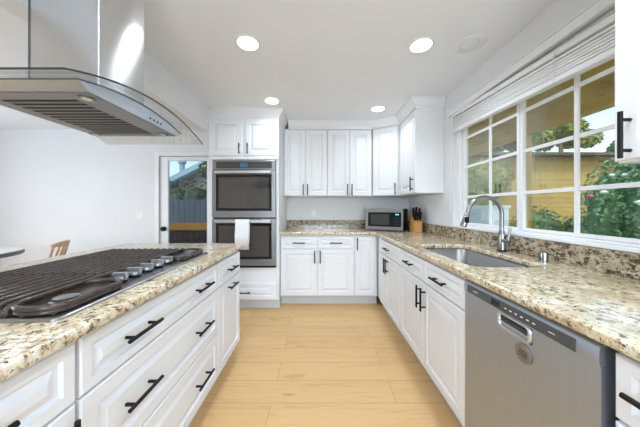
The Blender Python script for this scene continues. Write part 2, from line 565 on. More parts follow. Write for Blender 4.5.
# ---- kitchen window
XG = 1.405
win = thing('window_1', 'white double sash window with square panes above the sink', 'window', (XG, 1.64, WZ0), 0, None, 'structure')
ox, oy, oz = XG, 1.64, WZ0
def wbox(mb, x0, x1, y0, y1, z0, z1):
    return mb.box(x0 - ox, x1 - ox, y0 - oy, y1 - oy, z0 - oz, z1 - oz)
fr = MB()
wbox(fr, 1.375, 1.455, WY0, WY1, WZ0, 1.062)
wbox(fr, 1.375, 1.455, WY0, WY1, 2.136, WZ1)
wbox(fr, 1.375, 1.455, WY0, 0.93, 1.062, 2.136)
wbox(fr, 1.375, 1.455, 2.34, WY1, 1.062, 2.136)
fr.build('window_frame', M['trim'], win, 20, 0.003)
def sash(y0, y1, gy0, gy1, ym, xs):
    sb = MB()
    wbox(sb, xs - 0.008, xs + 0.014, y0, gy0, 1.063, 2.135)
    wbox(sb, xs - 0.008, xs + 0.014, gy1, y1, 1.063, 2.135)
    wbox(sb, xs - 0.008, xs + 0.014, gy0, gy1, 1.063, 1.083)
    wbox(sb, xs - 0.008, xs + 0.014, gy0, gy1, 2.118, 2.135)
    s_ = sb.build('sash', M['trim'], win, 20, 0.002)
    mu = MB()
    wbox(mu, xs - 0.005, xs + 0.0065, ym - 0.012, ym + 0.012, 1.083, 2.118)
    for zz in (1.324, 1.610, 1.885):
        wbox(mu, xs - 0.0051, xs + 0.0066, gy0, ym - 0.013, zz - 0.0115, zz + 0.0115)
        wbox(mu, xs - 0.0051, xs + 0.0066, ym + 0.013, gy1, zz - 0.0115, zz + 0.0115)
    mu.build('muntins', M['trim'], s_, 20, 0.002)
    g = MB()
    wbox(g, xs + 0.007, xs + 0.010, gy0 - 0.003, gy1 + 0.003, 1.080, 2.121)
    g.build('glass', M['winglass'], s_, 0)
sash(1.673, 2.338, 1.697, 2.302, 1.966, XG)
sash(0.932, 1.6725, 0.975, 1.646, 1.310, XG + 0.003)
st = MB()
st.box(1.325, 1.374, WY0 + 0.002, WY1 - 0.002, WZ0 + 0.001, WZ0 + 0.022)
struct('trim_2', st, M['trim'], 'white window stool resting on the granite ledge', 'window sill', 0.004)
hd = MB()
hd.box(1.318, XW, 0.845, 2.47, 2.142, 2.195).box(1.310, XW, 0.84, 2.475, 2.195, 2.207)
struct('trim_3', hd, M['trim'], 'white head trim strip above the raised blind', 'window trim', 0.003)

# ---- raised blind
bl = thing('window_blind', 'white slatted blind raised to the top of the kitchen window', 'blind', (1.352, 1.64, 1.936))
bl.rotation_euler.x = 0.042
by0, by1 = WY0 + 0.012 - 1.64, WY1 - 0.012 - 1.64
b_ = MB().box(-0.024, 0.02, by0, by1, 0.151, 0.186)
b_.build('headrail', M['blind'], bl, 20, 0.003)
sl = MB()
z = 0.036
random.seed(3)
while z < 0.122:
    t_ = 0.0032
    dx = random.uniform(-0.004, 0.004)
    sl.box(-0.026 + dx, 0.020 + dx, by0, by1, z, z + 0.0135)
    z += 0.0165
sl.build('slats', M['blind'], bl, 20, 0.003)
MB().box(-0.027, 0.021, by0, by1, 0.0, 0.034).build('bottom_rail', M['blind'], bl, 20, 0.004)
for yy in (0.98, 1.36, 1.80, 2.22):
    cd = MB()
    cd.tube([(-0.0275, yy - 1.64, 0.004), (-0.0285, yy - 1.64, 0.09), (-0.0265, yy - 1.64, 0.17)], 0.003, 6)
    cd.build('lift_cord', M['blind'], bl, 40)
wd = MB()
wd.tube([(-0.034, 2.372 - 1.64, 0.175), (-0.036, 2.372 - 1.64, 0.0), (-0.034, 2.372 - 1.64, -0.80)], 0.0035, 8)
wd.build('tilt_wand', M['blind'], bl, 40)

# ================================================================ OVEN TOWER
TX0, TX1, TY = -1.32, -0.482, 2.88
tw = thing('oven_cabinet', 'tall white cabinet housing the double oven beside the glazed door', 'cabinet', (TX0, TY, 0))
TWd = TX1 - TX0
ovx0, ovx1 = -1.266 - TX0, -0.515 - TX0          # opening
c = MB()
c.box(0, ovx0 - 0.002, 0, YB - TY - 0.004, 0.115, 2.31).box(ovx1 + 0.002, TWd, 0, YB - TY - 0.004, 0.115, 2.31)
c.box(ovx0 - 0.002, ovx1 + 0.002, 0, YB - TY - 0.004, 0.115, 0.506).box(ovx0 - 0.002, ovx1 + 0.002, 0, YB - TY - 0.004, 1.794, 2.31)
c.build('carcass', M['cab'], tw, 20, 0.002)
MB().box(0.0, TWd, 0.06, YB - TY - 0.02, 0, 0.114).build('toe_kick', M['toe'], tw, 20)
ld = MB().box(0.002, TWd - 0.002, -0.022, -0.0005, 1.800, 1.828)
ld.build('ledge_molding', M['cab'], tw, 20, 0.006)
front('door', tw, 0.028, 0.400, 1.846, 2.275, 0.374, 1.925, False, 0.055, L=0.13)
front('door', tw, 0.446, 0.812, 1.846, 2.275, 0.472, 1.925, False, 0.055, L=0.13)
front('drawer', tw, 0.028, 0.812, 0.132, 0.325, 0.43, 0.215, True, 0.04)

ov = thing('double_oven', 'stainless double wall oven stacked in the tall white cabinet', 'oven', (TX0 + (ovx0 + ovx1) / 2, TY - 0.002, 0.508))
ow = (ovx1 - ovx0) / 2
oz0 = 0.508
MB().box(-ow + 0.004, ow - 0.004, 0.006, 0.56, 0.006, 1.28).build('oven_body', M['blackgloss'], ov, 20)
tr_ = MB().box(-ow, ow, -0.006, 0.004, 0.0, 1.282)
tr_.build('oven_trim', M['blackgloss'], ov, 20)
# control panel: steel ends, dark glossy middle, display
cp = MB().box(-ow, ow, -0.030, -0.0065, 1.675 - oz0, 1.786 - oz0)
cpo = cp.build('control_panel', M['oven_steel'], ov, 20, 0.003)
MB().box(-ow + 0.045, ow - 0.045, -0.0325, -0.0305, 1.692 - oz0, 1.770 - oz0).build('control_glass', M['panelglass'], cpo, 20)
MB().box(-0.045, 0.042, -0.0335, -0.0327, 1.706 - oz0, 1.752 - oz0).build('display', M['display'], cpo, 0)
for sx in (-1, 1):
    bt = MB()
    for i in range(7):
        bt.box(sx * (0.10 + i * 0.028) - 0.006, sx * (0.10 + i * 0.028) + 0.006, -0.0333, -0.0326, 1.722 - oz0, 1.728 - oz0)
    bt.build('touch_keys', M['chrome'], cpo, 0)
def oven_door(z0, z1, wz0, wz1):
    d = MB()
    x0, x1 = -ow + 0.045, ow - 0.045
    d.box(-ow, x0, -0.042, -0.0065, z0, z1).box(x1, ow, -0.042, -0.0065, z0, z1).box(x0, x1, -0.042, -0.0065, z0, wz0).box(x0, x1, -0.042, -0.0065, wz1, z1)
    do = d.build('oven_door', M['oven_steel'], ov, 20, 0.002)
    MB().box(x0 + 0.001, x1 - 0.001, -0.0400, -0.010, wz0 + 0.001, wz1 - 0.001).build('window_glass', M['ovenglass'], do, 20)
    ring = MB()
    a, b2 = 0.034, 0.034
    ring.box(x0 + a, x1 - a, -0.0408, -0.0402, wz0 + b2, wz1 - b2)
    ring.build('inner_window', M['ovenlight'], do, 0)
    h = MB()
    hz = z1 - 0.028
    h.box(-ow + 0.05, ow - 0.05, -0.092, -0.072, hz - 0.016, hz + 0.016)
    for sx in (-1, 1):
        h.box(sx * (ow - 0.085) - 0.012, sx * (ow - 0.085) + 0.012, -0.073, -0.0415, hz - 0.010, hz + 0.010)
    h.build('handle', M['steel_h'], do, 20, 0.004)
m_, nt_, b_ = newmat('oven_inner_glass')
b_.inputs['Base Color'].default_value = (0.055, 0.050, 0.045, 1)
b_.inputs['Roughness'].default_value = 0.07
b_.inputs['IOR'].default_value = 1.8
n_ = noise(nt_, coords(nt_), 60, 2)
r_ = ramp(nt_, [(0.4, (0.050, 0.045, 0.040)), (0.6, (0.060, 0.055, 0.048))])
nt_.links.new(n_.outputs[0], r_.inputs[0]); nt_.links.new(r_.outputs[0], b_.inputs['Base Color'])
M['ovenlight'] = m_
oven_door(1.107 - oz0, 1.668 - oz0, 1.185 - oz0, 1.618 - oz0)
oven_door(0.537 - oz0, 1.092 - oz0, 0.612 - oz0, 1.040 - oz0)
vt = MB().box(-ow, ow, -0.030, -0.0065, 0.004, 0.026)
vt.build('vent_strip', M['black'], ov, 20)

# towel over the lower oven handle
hzw = 1.092 - 0.028
ty_f = TY - 0.002 - 0.092
tl = MB()
TX = -0.893
path = [(-0.066 + 0.026, hzw - 0.30), (-0.070 + 0.027, hzw - 0.10), (-0.072 + 0.0275, hzw + 0.0), (-0.060, hzw + 0.022), (-0.082, hzw + 0.0235), (-0.0975, hzw + 0.016), (-0.1000, hzw - 0.05), (-0.1005, hzw - 0.18), (-0.1020, hzw - 0.325)]
path = [(-0.0665, hzw - 0.26), (-0.0665, hzw - 0.02), (-0.0665, hzw + 0.016), (-0.073, hzw + 0.0215), (-0.090, hzw + 0.0215), (-0.0975, hzw + 0.015), (-0.0985, hzw - 0.05), (-0.0995, hzw - 0.18), (-0.1000, hzw - 0.325)]
rings = []
NX = 17
rows = []
for (yy, zz) in path:
    rows.append([(TX - 0.080 + 0.160 * i / (NX - 1) + 0.004 * math.sin(zz * 20), TY - 0.002 + yy - 0.0025 - (0.0025 * math.sin(i * 0.8 + zz * 6) if yy < -0.098 else 0), zz) for i in range(NX)])
mbt = MB()
o_ = 0
vs = [p for r in rows for p in r]
fs = [(i * NX + j, i * NX + j + 1, (i + 1) * NX + j + 1, (i + 1) * NX + j) for i in range(len(rows) - 1) for j in range(NX - 1)]
mbt.add(vs, fs)
tow = mbt.build('dish_towel', M['towel'], None, 60)
sm = tow.modifiers.new('solid', 'SOLIDIFY'); sm.thickness = 0.0045; sm.offset = 0
tag(tow, 'white hand towel hung over the lower oven handle', 'towel')

# ================================================================ BACK RUN (faces the camera)
FY = 2.99 + 0.020          # carcass front; fronts stand 20 mm proud
DEP = YB - FY - 0.004
x0, x1 = -0.480, 0.442
bc = thing('base_cabinet', 'white base cabinet with two drawers over two doors beside the oven tower', 'cabinet', (x0, FY, 0), 0, 'white base cabinets')
carcass(bc, x1 - x0, DEP)
wd_ = x1 - x0
front('drawer', bc, 0.006, 0.458, 0.713, 0.862, 0.232, 0.787, True, 0.032)
front('drawer', bc, 0.464, wd_ - 0.006, 0.713, 0.862, 0.69, 0.787, True, 0.032)
front('door', bc, 0.006, 0.458, Z_DOOR0, 0.703, 0.427, 0.615, False)
front('door', bc, 0.464, wd_ - 0.006, Z_DOOR0, 0.703, 0.495, 0.615, False)
x2 = 0.735
cc = thing('base_cabinet', 'narrow white corner base cabinet with one full height door', 'cabinet', (x1 + 0.001, FY, 0), 0, 'white base cabinets')
w_ = x2 - x1 - 0.002
carcass(cc, w_, DEP)
front('door', cc, 0.008, w_ - 0.022, Z_DOOR0, 0.862, 0.032, 0.775, False)

# ================================================================ RIGHT RUN (faces left)
FX = 0.718 + 0.020
RDEP = XW - FX - 0.006
R90 = -PI / 2
def right_cab(label, y_far, y_near):
    return thing('base_cabinet', label, 'cabinet', (FX, y_far, 0), R90, 'white base cabinets'), y_far - y_near
rc, w_ = right_cab('white base cabinet with one drawer over two narrow doors nearest the corner', 2.988, 2.128)
carcass(rc, w_, RDEP)
o_ = 0.148
front('drawer', rc, o_, w_ - 0.004, 0.713, 0.862, 0.475, 0.787, True, 0.032)
mid = (o_ + w_) / 2 - 0.035
front('door', rc, o_, mid - 0.002, Z_DOOR0, 0.703, mid - 0.03, 0.61, False, 0.045)
front('door', rc, mid + 0.002, w_ - 0.004, Z_DOOR0, 0.703, mid + 0.03, 0.61, False, 0.045)
sc_, w_ = right_cab('wide white sink base cabinet with paired drawers and doors', 2.127, 1.180)
carcass(sc_, w_, RDEP, 0.115, 0.660)
rail = MB().box(0, w_, 0, 0.02, 0.661, 0.884).box(0, 0.018, 0.021, RDEP, 0.661, 0.884).box(w_ - 0.018, w_, 0.021, RDEP, 0.661, 0.884)
rail.build('face_frame', M['cab'], sc_, 20)
m1 = 0.472
front('drawer', sc_, 0.005, m1 - 0.003, 0.713, 0.862, 0.235, 0.787, True, 0.032)
front('drawer', sc_, m1 + 0.003, w_ - 0.005, 0.713, 0.862, 0.71, 0.787, True, 0.032)
front('door', sc_, 0.005, m1 - 0.003, Z_DOOR0, 0.703, m1 - 0.034, 0.60, False)
front('door', sc_, m1 + 0.003, w_ - 0.005, Z_DOOR0, 0.703, m1 + 0.034, 0.60, False)
nc, w_ = right_cab('white base cabinet at the right edge beside the dishwasher', 0.588, 0.02)
carcass(nc, w_, RDEP)
front('drawer', nc, 0.004, w_ - 0.004, 0.713, 0.868, 0.145, 0.797, True, 0.032, L=0.2)
front('door', nc, 0.004, w_ - 0.004, Z_DOOR0, 0.703, 0.50, 0.61, False)

# dishwasher
dwy0, dwy1 = 1.176, 0.594
dw = thing('dishwasher', 'stainless dishwasher under the right counter near the viewpoint', 'dishwasher', (0.757, dwy0, 0), R90)
w_ = dwy0 - dwy1
MB().box(0.006, w_ - 0.012, 0.012, 0.56, 0.10, 0.862).build('tub', M['black'], dw, 20)
MB().box(0.006, w_ - 0.012, 0.05, 0.54, 0.0, 0.099).build('toe_kick', M['black'], dw, 20)
# door: main plate with a rounded pocket opening
hx0, hx1, hz0, hz1 = 0.222, 0.372, 0.758, 0.812
d = MB()
yf, yb = -0.042, 0.008
px0, px1 = 0.004, w_ - 0.014
d.box(px0, hx0, yf, yb, 0.105, 0.815).box(hx1, px1, yf, yb, 0.105, 0.815).box(hx0, hx1, yf, yb, 0.105, hz0)
do = d.build('door', M['dw'], dw, 20, 0.0)
t_ = MB()
prof = [(yb, 0.816), (yf - 0.004, 0.816), (yf - 0.006, 0.835), (yf - 0.004, 0.862), (yf + 0.004, 0.872), (yf + 0.016, 0.876), (yb, 0.876)]
t_.loft([[(px0, y, z) for y, z in prof], [(px1, y, z) for y, z in prof]])
to = t_.build('control_panel', M['dw'], dw, 50)
MB().box(px0 + 0.025, px1 - 0.055, yf - 0.0072, yf - 0.0050, 0.821, 0.858).build('control_strip', M['strip'], to, 20, 0.002)
ic = MB()
for i in range(6):
    xx = 0.265 + i * 0.024
    ic.box(xx - 0.005, xx + 0.005, yf - 0.0079, yf - 0.0073, 0.8365, 0.8405)
ic.build('key_marks', M['plastic'], to, 0)
for a_, b_2 in ((0.436, 0.456), (0.075, 0.105)):
    MB().box(a_, b_2, yf - 0.0079, yf - 0.0073, 0.838, 0.8405).build('panel_mark', M['plastic'], to, 0)
MB().box(0.19, 0.235, yf - 0.0078, yf - 0.0073, 0.829, 0.851).build('display', M['blackgloss'], to, 0)
hp = MB()
# pocket shell: back wall and a rounded silver lip around it
hp.box(hx0, hx1, -0.004, yb, hz0, 0.815)
hpo = hp.build('handle_pocket', M['steel_dark'], do, 20)
lip = MB()
lp = [(x, yf - 0.003, z) for x, z in rrect(hx0 + 0.006, hx1 - 0.006, hz0 + 0.002, hz1 + 0.001, 0.016, 4)]
lip.tube(lp + [lp[0]], 0.0065, 8)
lip.loft([[(x, yf + 0.002, hz0 + 0.004), (x, -0.006, hz0 + 0.004), (x, -0.006, hz0 + 0.040), (x, yf - 0.006, hz0 + 0.024)] for x in (hx0 + 0.008, hx1 - 0.008)])
lip.build('pocket_lip', M['steel_h'], do, 40)
bd = MB().lathe([(0.034, yf - 0.0005), (0.034, yf - 0.004), (0.031, yf - 0.0055), (0.028, yf - 0.0045), (0.001, yf - 0.0045)], (0.338, 0, 0.713), 28, 'y')
bdo = bd.build('badge', M['oven_steel'], do, 40)
bl2 = MB()
for i, hw in enumerate((0.014, 0.019, 0.016)):
    bl2.box(0.338 - hw, 0.338 + hw, yf - 0.0052, yf - 0.0046, 0.720 - i * 0.009, 0.7225 - i * 0.009)
bl2.build('badge_marks', M['black'], bdo, 0)

# ================================================================ COUNTERTOPS
ct = thing('countertop', 'L-shaped speckled beige granite counter along back and right walls', 'countertop', (0, 0, 0.885))
CXE, CYE = 0.690, 2.960
outer = [(-0.481, CYE), (CXE - 0.02, CYE), (CXE, CYE - 0.02), (CXE, 0.02), (XW - 0.003, 0.02), (XW - 0.003, YB - 0.003), (-0.481, YB - 0.003)]
SX0, SX1, SY0, SY1 = 0.792, 1.185, 1.225, 1.975
hole = rrect(SX0, SX1, SY0, SY1, 0.07, 6)
top = slab('counter_slab', [outer, hole], 0.0, 0.035, 0.011, M['granite'], ct)
top.location = (0, 0, 0)
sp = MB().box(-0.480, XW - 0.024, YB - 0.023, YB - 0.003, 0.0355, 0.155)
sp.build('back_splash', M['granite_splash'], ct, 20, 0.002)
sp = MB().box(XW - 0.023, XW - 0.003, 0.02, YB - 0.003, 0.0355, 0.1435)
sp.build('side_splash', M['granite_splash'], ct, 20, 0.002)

# sink
sk = thing('kitchen_sink', 'undermount stainless sink basin set in the granite below the window', 'sink', ((SX0 + SX1) / 2, (SY0 + SY1) / 2, 0.69))
cx_, cy_ = (SX0 + SX1) / 2, (SY0 + SY1) / 2
def sk_ring(inset, z, r):
    return [(x - cx_, y - cy_, z - 0.69) for x, y in rrect(SX0 + inset, SX1 - inset, SY0 + inset, SY1 - inset, r, 6)]
rings = [sk_ring(-0.012, 0.882, 0.08), sk_ring(-0.002, 0.883, 0.072), sk_ring(0.001, 0.880, 0.07), sk_ring(0.012, 0.72, 0.06), sk_ring(0.020, 0.703, 0.055), sk_ring(0.045, 0.695, 0.045), sk_ring(0.12, 0.692, 0.03)]
mbk = MB().loft(rings, False, True)
bo = mbk.build('basin', M['steel_sink'], sk, 50)
sm = bo.modifiers.new('solid', 'SOLIDIFY'); sm.thickness = 0.0015; sm.offset = -1
dn = MB().lathe([(0.045, 0.0025), (0.045, 0.006), (0.030, 0.004), (0.001, 0.003)], (0.03, 0, 0), 24)
dn.build('drain', M['chrome'], sk, 40)

# faucet
fx, fy = 1.268, 1.665
fa = thing('faucet', 'brushed gooseneck pull-down faucet behind the sink', 'faucet', (fx, fy, 0.921))
MB().lathe([(0.031, 0), (0.031, 0.006), (0.027, 0.010), (0.001, 0.010)], (0, 0, 0), 24).build('base_plate', M['black'], fa, 40)
MB().lathe([(0.024, 0.010), (0.024, 0.10), (0.020, 0.125), (0.0135, 0.15), (0.0135, 0.16)], (0, 0, 0), 24).build('body', M['chrome'], fa, 40)
R = 0.118
pts = [(0, 0, 0.155), (0, 0, 0.20), (0, 0, 0.255)]
for i in range(1, 17):
    a = math.radians(168 * i / 16)
    pts.append((-R + R * math.cos(a), 0.0, 0.255 + R * math.sin(a)))
MB().tube(pts, 0.0135, 14).build('spout', M['chrome'], fa, 60)
e = Vector(pts[-1]); dvec = (e - Vector(pts[-2])).normalized()
q = [e, e + dvec * 0.02, e + dvec * 0.035, e + dvec * 0.10, e + dvec * 0.115]
hdo = MB().tube(q, [0.0135, 0.0135, 0.0175, 0.0215, 0.019], 16).build('spray_head', M['chrome'], fa, 60)
bq = e + dvec * 0.065
MB().box(bq.x - 0.004 - 0.012, bq.x + 0.012, bq.y - 0.026, bq.y - 0.016, bq.z - 0.02, bq.z + 0.02).build('spray_button', M['black'], hdo, 20, 0.003)
hn = MB()
hn.tube([(0, -0.02, 0.075), (0, -0.062, 0.075)], 0.0155, 14)
hn.tube([(0, -0.055, 0.078), (0.004, -0.058, 0.11), (0.010, -0.062, 0.165)], [0.009, 0.0075, 0.0085], 10)
hn.build('lever_handle', M['chrome'], fa, 50)
ag = MB().lathe([(0.024, 0), (0.024, 0.004), (0.021, 0.006), (0.021, 0.045), (0.019, 0.052), (0.001, 0.054)], (0, 0, 0), 20).build('air_gap_cap', M['chrome'], None, 40, 0, (1.258, 1.345, 0.921))
tag(ag, 'small round metal air gap cap beside the faucet', 'air gap')

# ================================================================ UPPER CABINETS
UZ0, UZ1, UD = 1.383, 2.305, 0.33
UY = 3.27 + 0.02
def upper(label, xa, xb, dxs, depth):
    u = thing('wall_cabinet', label, 'cabinet', (xa, UY, UZ0), 0, 'white wall cabinets')
    MB().box(0, xb - xa, 0, depth, 0, UZ1 - UZ0).build('carcass', M['cab'], u, 20)
    for (a, b2, hx) in dxs:
        front('door', u, a - xa, b2 - xa, 0.006, 2.285 - UZ0, hx - xa, 0.085, False, 0.055)
    return u
ud = YB - UY - 0.003
upper('white two-door wall cabinet nearest the oven tower', -0.479, 0.112, [(-0.476, -0.187, -0.214), (-0.180, 0.109, -0.154)], ud)
upper('white two-door wall cabinet on the back wall beside the corner cabinet', 0.114, 0.722, [(0.118, 0.414, 0.388), (0.420, 0.714, 0.446)], ud)
# diagonal corner cabinet
DA, DB = Vector((0.722, 3.27)), Vector((1.030, 3.085))
dd = (DB - DA).normalized(); dn_ = Vector((dd.y, -dd.x))      # outward (towards camera)
L_ = (DB - DA).length
ang = math.atan2(dd.y, dd.x)
dc = thing('wall_cabinet', 'white corner wall cabinet with one angled door above the microwave', 'cabinet', (DA.x, DA.y, UZ0), ang, 'white wall cabinets')
def toloc(p):
    q_ = Vector(p) - DA
    return (q_.dot(dd), q_.dot(-dn_))
poly = [(0.0, 0.021), (L_, 0.021)] + [toloc(p) for p in ((XW - 0.004, 3.082), (XW - 0.004, YB - 0.004), (0.7245, YB - 0.004))]
MB().prism(poly, 0, UZ1 - UZ0).build('carcass', M['cab'], dc, 20)
front('door', dc, 0.012, L_ - 0.016, 0.006, 2.285 - UZ0, L_ - 0.045, 0.085, False, 0.055).location = (0, 0.0205, 0)
# right wall cabinet
UX = 1.036 + 0.02
rw = thing('wall_cabinet', 'white wall cabinet on the right wall with plain side panel beside the window', 'cabinet', (UX, 3.075, UZ0), R90, 'white wall cabinets')
w_ = 3.075 - 2.58
MB().box(0, w_, 0, XW - UX - 0.003, 0, UZ1 - UZ0).build('carcass', M['cab'], rw, 20)
front('door', rw, 0.008, w_ - 0.003, 0.006, 2.285 - UZ0, w_ - 0.062, 0.10, False, 0.055)
nw = thing('wall_cabinet', 'white wall cabinet at the top right edge nearest the viewpoint', 'cabinet', (UX, 0.846, UZ0 - 0.006), R90, 'white wall cabinets')
MB().box(0, 0.80, 0, XW - UX - 0.003, 0, HC - UZ0).build('carcass', M['cab'], nw, 20)
front('door', nw, 0.002, 0.398, 0.006, 0.93, 0.047, 0.086, False, 0.062, L=0.155)
front('door', nw, 0.402, 0.798, 0.006, 0.93, 0.77, 0.095, False, 0.055)

# crown moldings
crown = [(-0.012, 2.292), (0.004, 2.292), (0.006, 2.305), (0.014, 2.310), (0.016, 2.325), (0.024, 2.335), (0.040, 2.355), (0.054, 2.372), (0.058, 2.380), (0.064, 2.384), (0.064, 2.399), (-0.012, 2.399)]
o = sweep([(TX0, YB - 0.004), (TX0, TY), (TX1, TY), (TX1, YB - 0.004)], [(a - 0.001, z) for a, z in crown], 'trim_4', M['cab'])
# direction of travel: outward must be to the right of travel
tag(o, 'white crown molding wrapping the top of the oven tower', 'crown molding', None, 'structure')
o = sweep([(-0.415, 3.27), (DA.x, 3.27), (DB.x + 0.006, DB.y), (1.036, 2.58), (XW - 0.004, 2.58)], [(a - 0.001, z) for a, z in crown], 'trim_5', M['cab'])
tag(o, 'white crown molding along the tops of the wall cabinets', 'crown molding', None, 'structure')

# ================================================================ ISLAND (drawers face the aisle)
IX = -0.653 - 0.020
IDEP = 0.90
def isl(label, y0, y1):
    u = thing('island_cabinet', label, 'cabinet', (IX, y0, 0), PI / 2, 'white island cabinets')
    carcass(u, y1 - y0 - 0.002, IDEP)
    return u, y1 - y0 - 0.002
u, w_ = isl('white island cabinet nearest the viewpoint with one drawer over a door', 0.18, 0.653)
front('drawer', u, 0.004, w_ - 0.005, 0.700, 0.862, w_ / 2, 0.778, True, 0.032)
front('door', u, 0.004, w_ - 0.005, Z_DOOR0, 0.692, w_ - 0.035, 0.595, False)
u, w_ = isl('wide white island cabinet with three long drawers under the cooktop', 0.653, 1.561)
for za, zb in ((0.700, 0.862), (0.416, 0.692), (Z_DOOR0, 0.408)):
    zc = (za + zb) / 2
    front('drawer', u, 0.005, w_ - 0.003, za, zb, fr=0.032 if zb > 0.8 else 0.05, handles=[(0.215, zc), (w_ - 0.225, zc)], L=0.165)
u, w_ = isl('narrow white island cabinet at the far end with a drawer over a tall front', 1.561, 1.990)
front('drawer', u, 0.003, w_ - 0.006, 0.700, 0.862, w_ / 2, 0.778, True, 0.032, L=0.15)
front('door', u, 0.003, w_ - 0.006, Z_DOOR0, 0.692, w_ / 2, 0.650, True, L=0.15)
it = thing('island_countertop', 'speckled beige granite island top carrying the gas cooktop', 'countertop', (0, 0, 0.885))
o = slab('counter_slab', [[(x + (-0.0185 * (y - 0.55) if x > -1.1 else -0.012 * (y - 0.55)), y) for x, y in rrect(-1.628, -0.6045, 0.10, 2.06, 0.045, 6)]], 0.0, 0.035, 0.011, M['granite'], it)

# ---- cooktop
CX0, CX1, CY0, CY1 = -1.285, -0.690, 0.615, 1.580
ckx, cky = (CX0 + CX1) / 2, (CY0 + CY1) / 2
ck = thing('gas_cooktop', 'stainless five burner gas cooktop with dark iron grates on the island', 'cooktop', (ckx - 0.018, cky, 0.9205), 0.045)
TZ = 0.008
rings = []
for ins, z in ((0.0, 0.0), (0.0, 0.006), (0.003, 0.009), (0.010, 0.0095), (0.016, 0.0075)):
    rings.append([(x - ckx, y - cky, z) for x, y in rrect(CX0 + ins, CX1 - ins, CY0 + ins, CY1 - ins, 0.022, 5)])
MB().loft(rings).build('cooktop_tray', M['steel_sink'], ck, 40)
bars_x0, bars_x1 = CX0 + 0.022, CX0 + 0.445
def ip(x, y, z): return (x - ckx, y - cky, z)
HB = 0.042          # top of grates above counter
def grate(y0, y1, lobe):
    g = MB()
    n = 12
    zs = HB - 0.007
    for i in range(n):
        x = bars_x0 + (bars_x1 - bars_x0) * i / (n - 1)
        pts, rad = [], []
        if y0 < yA + 0.01:
            pts += [ip(x, y0 + 0.006, 0.018), ip(x, y0 + 0.008, 0.027), ip(x, y0 + 0.020, zs - 0.003), ip(x, y0 + 0.040, zs)]
            rad += [0.007, 0.0078, 0.0082, 0.008]
        else:
            pts.append(ip(x, y0 + 0.0005, zs)); rad.append(0.008)
        if y1 > yB_ - 0.01:
            pts += [ip(x, y1 - 0.040, zs), ip(x, y1 - 0.020, zs - 0.003), ip(x, y1 - 0.008, 0.027), ip(x, y1 - 0.006, 0.018)]
            rad += [0.008, 0.0082, 0.0078, 0.007]
        else:
            pts.append(ip(x, y1 - 0.0005, zs)); rad.append(0.008)
        g.tube(pts, rad, 8)
    # low frame rails
    for yy in (y0 + 0.008, y1 - 0.008):
        g.box(bars_x0 - 0.010 - ckx, bars_x1 + 0.010 - ckx, yy - 0.007 - cky, yy + 0.007 - cky, 0.012, 0.024)
    for yy in (y0 + (y1 - y0) * 0.33, y0 + (y1 - y0) * 0.67):
        g.box(bars_x0 - ckx, bars_x1 - ckx, yy - 0.005 - cky, yy + 0.005 - cky, zs - 0.010, zs - 0.001)
    for xx in (bars_x0, bars_x1):
        for yy in (y0 + 0.008, y1 - 0.008):
            g.box(xx - 0.008 - ckx, xx + 0.008 - ckx, yy - 0.008 - cky, yy + 0.008 - cky, 0.0085, 0.0125)
    if lobe:
        ya, yb_ = lobe
        xa, xb = bars_x1 - 0.004, CX1 - 0.024
        rim = rrect(xa, xb, ya, yb_, 0.05, 6)
        # raised rim loop with a thick rounded section
        lp = [ip(x, y, zs - 0.006) for x, y in rim]
        g.tube(lp + [lp[0]], 0.0085, 8)
        lp = [ip(x, y, 0.017) for x, y in rim]
        g.tube(lp + [lp[0]], 0.007, 8)
        pan = MB().prism([ip(x, y, 0)[:2] for x, y in rrect(xa + 0.004, xb - 0.004, ya + 0.004, yb_ - 0.004, 0.046, 6)], 0.0172, 0.0205)
        pan.build('grate_pan', M['iron'], ck, 40)
        for x, y in rim[::4]:
            g.tube([ip(x, y, 0.0085), ip(x, y, zs - 0.006)], 0.006, 6)
    g.build('grate', M['iron'], ck, 50)
yA, yB_ = CY0 + 0.014, CY1 - 0.014
t3 = (yB_ - yA) / 3
grate(yA, yA + t3 - 0.003, (yA + 0.002, yA + 0.262))
grate(yA + t3 + 0.001, yA + 2 * t3 - 0.001, None)
grate(yA + 2 * t3 + 0.003, yB_, (yB_ - 0.262, yB_ - 0.002))
def burner(x, y, r, TZ=TZ, cap=True):
    b = MB().lathe([(r * 1.25, TZ), (r * 1.25, TZ + 0.003), (r, TZ + 0.006), (r, TZ + 0.012), (r * 0.9, TZ + 0.013), (0.001, TZ + 0.013)], ip(x, y, 0), 24)
    bo_ = b.build('burner', M['steel_sink'], ck, 40)
    if not cap: return
    MB().lathe([(r * 0.88, TZ + 0.0135), (r * 0.90, TZ + 0.017), (r * 0.8, TZ + 0.020), (0.001, TZ + 0.0205)], ip(x, y, 0), 24).build('burner_cap', M['iron'], bo_, 40)
xbk, xfr = CX0 + 0.14, CX0 + 0.37
for (x, y, r) in ((xbk, yA + t3 / 2, 0.036), ((xbk + xfr) / 2, cky, 0.052), (xbk, yB_ - t3 / 2, 0.036)):
    burner(x, y, r)
for y in (yA + 0.085, yB_ - 0.085):
    burner(-0.762, y, 0.030, 0.0206, False)
for i in range(5):
    x, y = -0.772, 0.935 + i * 0.078
    kb = MB().lathe([(0.024, TZ), (0.024, TZ + 0.004), (0.0205, TZ + 0.005), (0.0205, TZ + 0.009)], ip(x, y, 0), 24).build('knob', M['black'], ck, 40)
    g = MB().lathe([(0.0205, TZ + 0.0095), (0.0215, TZ + 0.012), (0.0205, TZ + 0.020), (0.018, TZ + 0.022), (0.001, TZ + 0.0225)], ip(x, y, 0), 24)
    g.box(x - 0.026 - ckx, x + 0.026 - ckx, y - 0.008 - cky, y + 0.008 - cky, TZ + 0.013, TZ + 0.038)
    g.build('knob_grip', M['steel_h'], kb, 40)

